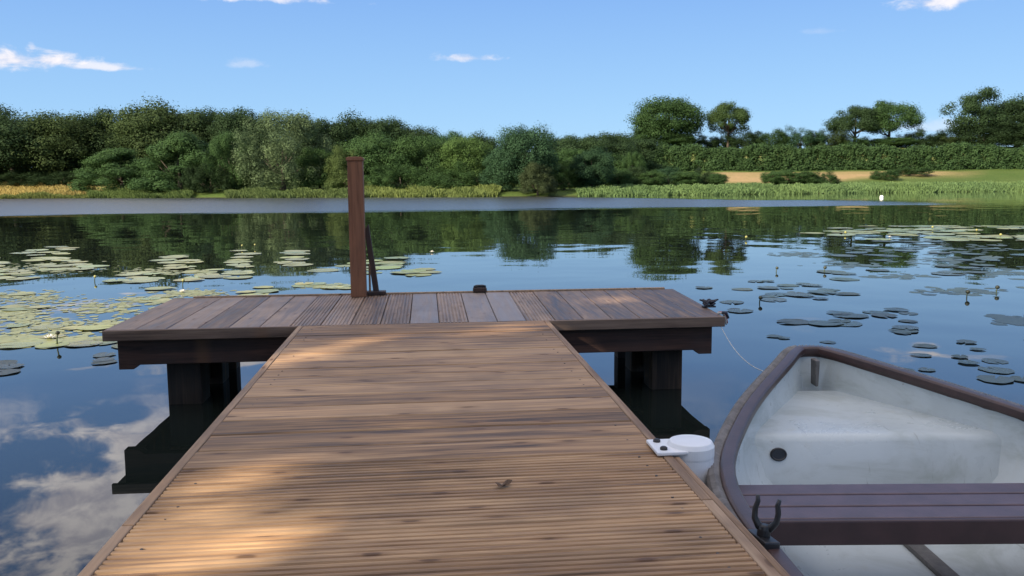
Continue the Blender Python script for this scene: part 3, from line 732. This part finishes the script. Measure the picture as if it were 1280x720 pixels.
# cleat with wound rope at the right corner of the platform
cp = at_z(886, 384, DK)
c1 = empty('mooring_cleat', (cp.x, cp.y, DK)); c1.scale = (.72,)*3; tag(c1, 'dark iron cleat with wound rope on the right corner of the platform', 'cleat')
mb = MB(); mb.box((0, 0, .006), (.10, .05, .012), .3); mb.build('base', M['iron'], c1, bevel=.003)
mb = MB()
for sx_ in (-.022, .022): mb.tube([(sx_, 0, .008), (sx_, 0, .03), (sx_*.9, 0, .048)], [.011, .009, .009], 8)
mb.tube([(-.075, 0, .060), (-.04, 0, .05), (0, 0, .048), (.04, 0, .05), (.075, 0, .060)], [.006, .009, .010, .009, .006], 8); mb.build('horn', M['iron'], c1, True)
mb = MB(); pts = []
for j in range(90):
    t = j/89*2*math.pi*3.2; pts.append((.045*S_(t)*(1+.1*S_(j)), .028*S_(2*t)+.012*C_(t*.7), .02+.012*j/30+.008*C_(3*t)))
mb.tube(pts, .0055, 6); mb.build('wound_rope', M['rope_blue'], c1, True)
tp_ = at_z(903, 397, DK-.02)
c2 = empty('cord_tassel', (TXE+.018, TY0+.06, DK)); tag(c2, 'frayed red and white cord end hanging over the right corner of the platform', 'cord')
mb = MB(); mb.tube([(-.03, 0, .008), (0, 0, .006), (.012, -.004, -.02), (.016, -.008, -.055)], [.006, .007, .007, .004], 7); mb.build('white_strand', M['rope'], c2, True)
mb = MB(); mb.tube([(-.02, .014, .008), (.004, .014, .008), (.018, .01, -.015), (.028, .008, -.05)], [.006, .008, .008, .004], 7); mb.build('red_strand', M['red'], c2, True)
mb = MB(); mb.tube([(-.01, -.012, .012), (.012, -.012, .012), (.026, -.012, -.02)], [.007, .009, .006], 7); mb.build('dark_knot', M['rope_blue'], c2, True)

# dry leaf on the deck
lf = MB(); out_ = []
for j in range(14):
    t = 2*math.pi*j/14; r = .022*(1+.35*C_(2*t)+.2*C_(5*t)); out_.append((r*C_(t), r*.7*S_(t), .006+.010*abs(C_(t))+.004*S_(3*t)))
lf.add([(0, 0, .004)]+out_, [(0, 1+j, 1+(j+1) % 14) for j in range(14)])
o = lf.build('dead_leaf', M['dead_leaf'], None, True, loc=(.171, 1.93, DK)); o.rotation_euler = (0, 0, .5); o.scale = (.72,)*3; tag(o, 'curled dry brown leaf lying on the grooved deck boards', 'leaf')
m_ = o.modifiers.new('Solid', 'SOLIDIFY'); m_.thickness = .0015

# white dock fender bolted to the jetty side
fp = at_z(860, 556, DK+.012)
fe = empty('dock_fender', (XR+.064, fp.y, 0)); tag(fe, 'white ribbed plastic dock fender bolted to the jetty side by the boat', 'fender')
prof = [(.050, .10), (.058, .115), (.061, .14), (.061, .392), (.062, .398), (.062, .422), (.055, .434), (.03, .436), (.0, .436)]
mb = MB(); nn_ = 60; vs = []
for r, z in prof[:-1]:
    for j in range(nn_):
        t = 2*math.pi*j/nn_; rr = r*(1-(.13 if (j % 10) in (0, 1) and .12 < z < .39 else 0)); vs.append((rr*C_(t), rr*S_(t), z))
mm = len(prof)-1
mb.add(vs, [(i*nn_+j, i*nn_+(j+1) % nn_, (i+1)*nn_+(j+1) % nn_, (i+1)*nn_+j) for i in range(mm-1) for j in range(nn_)]+[tuple(range(nn_))[::-1], tuple((mm-1)*nn_+j for j in range(nn_))])
mb.build('body', M['white_plastic'], fe, bevel=.002)
mb = MB(); mb.box((-.064, -.0, DK+.008), (.082, .118, .010), .5); pl = mb.build('mounting_plate', M['white_plastic'], fe, bevel=.003)
for yy in (-.034, .034):
    mb = MB(); mb.lathe([(.010, 0), (.010, .005), (.006, .008)], (-.082, yy, DK+.013), 10); mb.build('bolt', M['iron'], pl)

# ------------------------------------------------------------------ boat (local: +y towards the bow tip at the origin)
bow_lat, bow_f = 1.148, 3.29
bo = empty('rowing_boat', (bow_lat*C_(PS)+bow_f*S_(PS), bow_f*C_(PS)-bow_lat*S_(PS), 0), -PS)
tag(bo, 'white rowing boat with brown gunwale and slatted seat moored beside the jetty', 'boat')
BP = [(-.02, .0), (0, .052), (.045, .085), (.19, .165), (.43, .310), (.60, .41), (.77, .482), (.86, .523), (1.0, .580), (1.17, .626), (1.27, .640), (1.42, .646), (1.56, .642), (2.0, .617), (2.5, .585), (3.0, .53), (3.3, .50)]
ZP = [(0, .470), (.3, .440), (.6, .405), (.9, .380), (1.3, .364), (2.0, .360), (3.3, .385)]
def Bf(s):
    h = min(.22, max(0, s*.55)); k = [math.exp(-(i/4)**2*2) for i in range(-4, 5)]
    return sum(q*interp(s+h*i/4, BP) for q, i in zip(k, range(-4, 5)))/sum(k)
def Zf(s): return (interp(s-.1, ZP)+interp(s, ZP)+interp(s+.1, ZP))/3
LEVI = [(1.0, 0, 1.0), (.72, .03, .988), (.42, .09, .93), (.12, .20, .77), (.0, .30, .62)]       # height fraction, bow rake, breadth scale (inside)
def hull(off, zfl):
    ss = [0, .02, .05, .09, .14, .2, .28, .37, .47, .58, .7, .82, .95, 1.1, 1.3, 1.55, 1.9, 2.3, 2.7, 3.1, 3.3]
    mb = MB(); rows = []
    for s in ss:
        row = []
        for (hf, rake, sc) in LEVI:
            z = zfl+(Zf(s)-.012-zfl)*hf
            q = max(s-rake*(1-s/3.3), 0) if hf < 1 else s
            bb = Bf(q)*sc
            if q < .06 and hf < 1: bb = interp(q, BP)*sc
            sy = -(s if hf == 1 else max(s, rake*(1-s/3.3)+.0))
            row.append((max(bb+off, .004), sy, z))
        rows.append(row)
    nL = len(LEVI); vs = []
    for row in rows:
        vs += [(-x, y, z) for (x, y, z) in row]+[(x, y, z) for (x, y, z) in row[::-1]]
    w_ = 2*nL
    fs = [(i*w_+j, i*w_+j+1, (i+1)*w_+j+1, (i+1)*w_+j) for i in range(len(ss)-1) for j in range(w_-1)]
    # bow plate and transom
    fs.append(tuple(range(w_))); fs.append(tuple((len(ss)-1)*w_+j for j in range(w_))[::-1])
    mb.add(vs, fs); return mb
hi_ = hull(-.022, .065); ho_ = hull(.004, -.10)
o = hi_.build('inner_hull', M['gelcoat'], bo, True); 
o = ho_.build('hull', M['gelcoat'], bo, True)
# bow tank: flat top and sloping bulkhead, fitted inside the hull
def inb(s, z):                                     # inside half breadth at station s and height z
    hf = (z-.065)/(Zf(s)-.012-.065)
    L = LEVI[::-1]
    for (h0, k0, c0_), (h1, k1, c1_) in zip(L, L[1:]):
        if hf <= h1:
            t = (hf-h0)/(h1-h0); rk = k0+(k1-k0)*t; sc = c0_+(c1_-c0_)*t; break
    else: rk, sc = 0, 1
    q = max(s-rk*(1-s/3.3), 0); return max(Bf(q)*sc-.016, .01)
mb = MB(); zt = .315; st = [.10, .16, .22, .30, .40, .50, .58, .62]; vs = []
rowsT = [(s, zt+.012*(1-s/.62)) for s in st]+[(.64, .309), (.652, .295), (.69, .20), (.72, .10), (.725, .05)]
for s, z in rowsT:
    b = inb(s, z)
    for j in range(9):
        u = -1+2*j/8; vs.append((u*b, -s-.05*(1-u*u)*0, z-.012*abs(u)**6*0))
mb.add(vs, [(i*9+j, i*9+j+1, (i+1)*9+j+1, (i+1)*9+j) for i in range(len(rowsT)-1) for j in range(8)])
o = mb.build('bow_locker', M['gelcoat'], bo, True); 
# drain hatch on the locker
mb = MB(); mb.lathe([(.021, 0), (.021, .004), (.018, .007), (.015, .005), (0.001, .005)], (0, 0, 0), 20)
h = mb.build('drain_hatch', M['black'], o, False); h.location = (-.318, -.668, .262); h.rotation_euler = (math.radians(76), 0, 0); h.scale = (1.25, 1, 1)
# stem rib
mb = MB(); mb.prism([(-.006, .34), (.006, .34), (.009, .44), (-.009, .44)], -.10, -.045, 'y', .5); mb.build('stem_rib', M['keel'], bo, bevel=.004)
# gunwale rail swept round the edge
def rim(n_side=46, inset=0.0, dz=0.0):
    L = []
    sv = [3.3*(j/n_side)**1.7 for j in range(n_side+1)]
    left = [Vector((-(Bf(s)-inset), -s-(inset if s < .02 else 0), Zf(s)+dz)) for s in sv][::-1]
    nose = [Vector((-.03, .012-inset, Zf(0)+dz)), Vector((0, .016-inset, Zf(0)+dz)), Vector((.03, .012-inset, Zf(0)+dz))]
    return left+nose+[Vector((-p.x, p.y, p.z)) for p in left[::-1]]
def sweep(path, prof):
    mb = MB(); n = len(prof); vs = []; m = len(path)
    for i, p in enumerate(path):
        d = path[min(i+1, m-1)]-path[max(i-1, 0)]; d.z = 0; d.normalize()
        out = Vector((-d.y, d.x, 0))
        for a, b in prof: vs.append(p+out*a+Vector((0, 0, b)))
    fs = [(i*n+j, i*n+(j+1) % n, (i+1)*n+(j+1) % n, (i+1)*n+j) for i in range(m-1) for j in range(n)]
    fs += [tuple(range(n)), tuple((m-1)*n+j for j in range(n))[::-1]]
    mb.add(vs, fs); return mb
def resample(path, step):
    out = [path[0]]; acc = 0
    for a, b in zip(path, path[1:]):
        L = (b-a).length; k = max(1, int(round(L/step)))
        out += [a.lerp(b, (j+1)/k) for j in range(k)]
    return out
path = rim()
gr = sweep(path, [(-.036, -.016), (-.036, .004), (-.030, .010), (-.004, .011), (.003, .005), (.003, -.030), (-.022, -.030), (-.024, -.016)]).build('gunwale', M['rail'], bo, True, bevel=.002)
fine = resample(path, .006); mb = MB()
fp_ = []
m = len(fine); vs = []; nN = 8
for i, p in enumerate(fine):
    d = fine[min(i+1, m-1)]-fine[max(i-1, 0)]; d.z = 0; d.normalize(); out = Vector((-d.y, d.x, 0))
    rr = .0195 if i % 2 else .0105
    for j in range(nN):
        t = 2*math.pi*j/nN; vs.append(p+out*(.018+rr*C_(t))+Vector((0, 0, -.012+rr*1.15*S_(t))))
mb.add(vs, [(i*nN+j, i*nN+(j+1) % nN, (i+1)*nN+(j+1) % nN, (i+1)*nN+j) for i in range(m-1) for j in range(nN)])
mb.build('ribbed_bumper', M['bumper'], bo)
# thwart: three slats and a dark front board
thw = empty('seat', (0, 0, 0)); thw.parent = bo
s0, s1 = 1.045, 1.290
for k in range(3):
    a = s0+k*(s1-s0)/3; b = a+(s1-s0)/3-.006
    wd = inb(a+.02, .28)
    mb = MB(); mb.box((0, -(a+b)/2, .290), (2*wd+.012, b-a, .022), rd.random()); mb.build('seat_slat', M['slat'], thw, bevel=.004)
mb = MB(); mb.box((0, -s1-.008, .272), (2*inb(s1, .27)+.012, .018, .062), .4); mb.build('seat_front', M['slat_front'], thw, bevel=.004)
mb = MB(); mb.box((0, -s0+.0, .255), (2*inb(s0, .25)-.03, .02, .044), .4); mb.build('seat_front', M['slat_front'], thw, bevel=.004)
# aft thwart, keel strip, floor ledges
mb = MB()
for k in range(3): mb.box((0, -2.2-k*.085, .290), (2*inb(2.25, .28)-.004, .078, .022), rd.random())
mb.build('aft_seat', M['slat'], bo, bevel=.004)
mb = MB(); mb.box((0, -1.75, .070), (.05, 2.0, .022), .5); mb.build('keel_strip', M['keel'], bo, bevel=.008)
# rowlocks
for sgn in (-1, 1):
    s = 1.585; r_ = empty('rowlock', (sgn*(Bf(s)-.004), -s, Zf(s)+.008), -.25*sgn); r_.parent = bo; r_.scale = (.88,)*3; r_.rotation_euler[1] = -.12*sgn
    mb = MB(); mb.box((0, 0, .008), (.042, .085, .020), .4); mb.lathe([(.016, .016), (.015, .034), (.012, .045)], (0, 0, 0), 14); mb.build('socket', M['black'], r_, bevel=.004)
    mb = MB()
    for q in (-1, 1):
        mb.tube([(0, 0, .036), (0, q*.022, .046), (0, q*.038, .065), (0, q*.040, .090), (0, q*.034, .112), (0, q*.038, .128)], [.012, .012, .011, .010, .009, .007], 10)
    u = mb.build('horns', M['black'], r_, True); u.rotation_euler = (0, 0, math.radians(50)); u.scale = (.75, .66, .86)
# mooring line from the platform corner to the boat
A = Vector((TXE-.01, TY0+.02, DK-.05)); Bp = bo.matrix_world
bpy.context.view_layer.update()
e1 = bo.matrix_world @ Vector((-(Bf(.30)+.01), -.30, Zf(.30)))
s1_ = at_r(917, 440, 3.9); 
mb = MB(); pts = []
for j in range(25):
    t = j/24; p = A.lerp(e1, t); p.z -= .10*4*t*(1-t)*.5; pts.append(p)
mb.tube(pts, .0016, 5)
tag(mb.build('mooring_line', M['rope'], None, True), 'thin pale mooring line hanging from the platform corner to the boat', 'mooring line')

# ------------------------------------------------------------------ water lilies
def pad_mesh(seed):
    rg = random.Random(seed); mb = MB(); n = 26; ring = []; notch = .26
    rings = [(.0, .004), (.55, .006), (.9, .009), (1., .014)]
    vs = [(0, 0, .005)]
    for r, z in rings[1:]:
        for j in range(n):
            t = notch/2+(2*math.pi-notch)*j/(n-1)
            e = 1.12 if True else 1
            rr = r*(1+.04*S_(3*t+seed)+.03*S_(7*t+seed*2))
            cz = (.035*max(0, S_(2*t+seed*1.3))**3+.025*max(0, S_(t*3+seed))**4)*(r > .95)
            vs.append((rr*C_(t)*e, rr*S_(t), z+cz))
    fs = [(0, 1+j, 2+j) for j in range(n-1)]
    for k in range(2):
        b0 = 1+k*n; b1 = b0+n; fs += [(b0+j, b1+j, b1+j+1, b0+j+1) for j in range(n-1)]
    mb.add(vs, fs); o = mb.build('lily_pad', M['pad'], None, True); me = o.data; bpy.data.objects.remove(o); return me
PADS = [pad_mesh(i) for i in range(6)]
lr = random.Random(21)
placed = []
def pad(px, py, r, col, label, group):
    p = at_z(px, py, 0)
    for q in placed:
        if (q[0]-p.x)**2+(q[1]-p.y)**2 < ((q[2]+r)*.62)**2: return False
    placed.append((p.x, p.y, r))
    o = bpy.data.objects.new('lily_pad', lr.choice(PADS)); COL.objects.link(o)
    o.location = (p.x, p.y, .002+lr.uniform(0, .006)); o.rotation_euler = (lr.gauss(0, .008), lr.gauss(0, .008), lr.uniform(0, 6.28)); o.scale = (r, r, r*lr.uniform(.3, .7))
    j = lr.uniform(.8, 1.2); o.color = (col[0]*j*lr.uniform(.9, 1.15), col[1]*j, col[2]*j, 1)
    tag(o, label, 'lily pad', group); return True
def patch(n, x0, x1, y0, y1, r0_, r1_, col, label, group, clump=4):
    cs = [(lr.uniform(x0, x1), lr.uniform(y0, y1)) for _ in range(max(2, n//clump))]; k = 0; tries = 0
    while k < n and tries < n*30:
        tries += 1
        c = lr.choice(cs); sp = (x1-x0)/7
        x = min(x1, max(x0, c[0]+lr.gauss(0, sp*.6))); y = min(y1, max(y0, c[1]+lr.gauss(0, (y1-y0)/7)))
        k += pad(x, y, lr.uniform(r0_, r1_), col, label, group)
YG = (.18, .215, .085); GG = (.15, .19, .06); DG = (.03, .048, .03)
LA = ('pale green lily pad in the dense left patch under the wood reflection', 'lily pads in the dense left patch')
LB = ('yellow green lily pad on the bright water left of the platform', 'lily pads left of the platform')
LC = ('pale green lily pad on the water around the wooden post', 'lily pads around the post')
LD = ('pale lily pad in the long far patch on the right', 'lily pads of the far right patch')
LE = ('dark green lily pad on the open water beyond the boat', 'lily pads beyond the boat')
LF = ('small dark lily pad just off the right end of the platform', 'lily pads off the platform end')
patch(38, -20, 135, 309, 352, .12, .21, YG, *LA, 5); patch(24, 145, 285, 320, 352, .11, .19, YG, *LA, 5)
patch(18, 298, 372, 306, 349, .13, .21, YG, *LA)
patch(18, 388, 536, 317, 344, .12, .20, GG, *LC)
patch(26, -10, 215, 368, 432, .08, .14, (.17, .20, .075), *LB, 6); patch(14, 120, 330, 354, 388, .09, .15, YG, *LB, 4)
patch(7, 380, 440, 355, 362, .10, .15, YG, *LC, 3)
patch(6, 0, 130, 440, 466, .06, .10, DG, *LB, 3)
patch(60, 925, 1290, 283, 301, .2, .31, GG, *LD, 9)
patch(36, 1010, 1290, 302, 350, .10, .18, DG, *LE, 5)
patch(22, 960, 1290, 345, 405, .06, .14, DG, *LE, 4); patch(18, 1110, 1300, 400, 475, .04, .10, DG, *LE, 3)
# thin floating weed between the left pads
def weed(total, col, rmin, rmax, label, blobs, seed):
    rg = np.random.default_rng(seed); mb = MB(); k = 0
    while k < total:
        b = blobs[rg.integers(len(blobs))]; x = b[0]+rg.normal()*b[2]*.42; y = b[1]+rg.normal()*b[3]*.42
        p = at_z(x, y, .0015)
        if p.y < TY1+.1 and p.x > TX0-.1: continue
        n = 6; r = rg.uniform(rmin, rmax); a0 = rg.uniform(0, 6)
        mb.add([(p.x+r*C_(a0+j*6.283/n)*rg.uniform(.6, 1.3), p.y+r*S_(a0+j*6.283/n)*rg.uniform(.6, 1.3), .001+k*1.2e-6) for j in range(n)], [tuple(range(n))], rg.uniform()); k += 1
    o = mb.build('floating_weed', M['pad']); o.color = (*col, 1)
    tag(o, label, 'weed', kind='stuff')
weed(2600, (.17, .195, .07), .012, .05, 'thin yellow green floating weed film between the left lily pads', [(35, 372, 60, 9), (130, 385, 80, 10), (60, 408, 70, 13), (20, 425, 50, 9), (150, 405, 60, 8), (190, 375, 50, 6), (110, 425, 45, 6), (15, 392, 40, 10), (240, 366, 50, 5), (410, 358, 26, 3), (60, 335, 70, 8), (200, 340, 60, 5)], 12)
weed(420, (.03, .05, .032), .03, .10, 'dark floating leaf scraps between the lily pads beyond the boat', [(1090, 312, 60, 5), (1180, 325, 80, 8), (1250, 340, 60, 9), (1120, 345, 50, 5), (1230, 310, 70, 5), (1060, 330, 50, 5), (1200, 365, 70, 6), (1265, 400, 40, 8), (1235, 440, 50, 8), (1000, 318, 40, 4)], 13)
for (x, y, r) in ((880, 360, .09), (928, 362, .10), (915, 378, .11), (925, 389, .11), (968, 421, .05), (980, 423, .04), (1035, 428, .05), (1050, 392, .10), (1095, 391, .10), (1105, 395, .10), (945, 352, .09), (1015, 357, .10)):
    pad(x, y, r, DG, *(LF if x < 990 else LE))
# buds and flowers on stems
def bud(px, py, h, mat, label, r=.022):
    p = at_z(px, py, 0); o = empty('lily_bud', p); tag(o, label, 'lily bud', 'lily buds and seed heads standing in the water')
    mb = MB(); mb.tube([(0, 0, -.1), (.004, 0, h*.5), (.012, 0, h)], [.006, .005, .005], 6); mb.build('stem', M['stem'], o, True)
    mb = MB(); mb.lathe([(.004, -r*.9), (r*.8, -r*.5), (r, 0), (r*.75, r*.6), (r*.2, r*.9)], (.012, 0, h), 10); mb.build('bud', mat, o, True)
bud(71, 431, .085, M['dark_bud'], 'dark seed head standing alone left of the platform', .016)
for x, y in ((970, 340), (949, 379)): bud(x, y, .05, M['dark_bud'], 'dark seed head right of the platform corner', .02)
for x, y in ((1245, 366), (1208, 372), (1030, 340)): bud(x, y, .055, M['dark_bud'], 'dark seed head among the dark pads beyond the boat', .022)
for x, y in ((932, 300), (1056, 294), (1220, 291), (1250, 297), (1165, 287)): bud(x, y, .06, M['bud'], 'yellow bud standing above the far right pads', .026)
for x, y in ((228, 357), (118, 352), (302, 311), (318, 310)): bud(x, y, .06, M['bud'], 'yellow bud standing among the left pads', .018)
def flower(px, py, label):
    p = at_z(px, py, 0); o = empty('lily_flower', p, px); o.scale = (.6,)*3; tag(o, label, 'lily flower', 'open white lily flowers')
    mb = MB()
    for ring, (n, tilt, L) in enumerate(((8, .35, .075), (7, .9, .06))):
        for j in range(n):
            a = 2*math.pi*(j+.5*ring)/n; d = Vector((C_(a)*C_(tilt), S_(a)*C_(tilt), S_(tilt))); sd = Vector((-S_(a), C_(a), 0))
            mb.add([Vector((0, 0, .01)), d*L*.5-sd*.016+Vector((0, 0, .008)), d*L+Vector((0, 0, .016)), d*L*.5+sd*.016+Vector((0, 0, .008))], [(0, 1, 2, 3)])
    mb.build('petals', M['petal'], o)
    mb = MB(); mb.lathe([(.016, .015), (.018, .03), (.008, .036)], (0, 0, 0), 10); mb.build('centre', M['bud'], o, True)
flower(540, 316, 'white lily flower right of the wooden post'); flower(228, 366, 'white lily flower left of the platform'); flower(62, 424, 'white lily flower on the water at the far left'); flower(1112, 297, 'white lily flower in the far right patch')
# buoy
p = at_z(1102, 247, 0); by = empty('buoy', p); tag(by, 'small white mooring buoy floating before the right hand reeds', 'buoy')
mb = MB(); mb.lathe([(.02, -.12), (.09, -.08), (.13, .02), (.12, .08), (.07, .14), (.025, .155)], (0, 0, 0), 20); mb.build('float', M['buoy'], by, True)
mb = MB(); mb.lathe([(.025, .15), (.028, .17), (.02, .185)], (0, 0, 0), 12); mb.build('eye', M['iron'], by, True)

# ------------------------------------------------------------------ camera, view
cd = bpy.data.cameras.new('camera'); cam = bpy.data.objects.new('camera', cd); COL.objects.link(cam)
cd.sensor_width = 36; cd.sensor_fit = 'HORIZONTAL'; cd.lens = 36*F/1280; cd.clip_end = 9000; cd.clip_start = .02
mw = Matrix((RT, UP, -fw)).transposed().to_4x4(); mw.translation = (0, 0, H); cam.matrix_world = mw
scene.camera = cam
vs_ = scene.view_settings; scene.display_settings.display_device = 'sRGB'
vs_.view_transform = 'Standard'; vs_.look = 'None'; vs_.gamma = 1; vs_.exposure = 1.15; vs_.use_curve_mapping = False
scene.cycles.max_bounces = 8; scene.cycles.transparent_max_bounces = 4
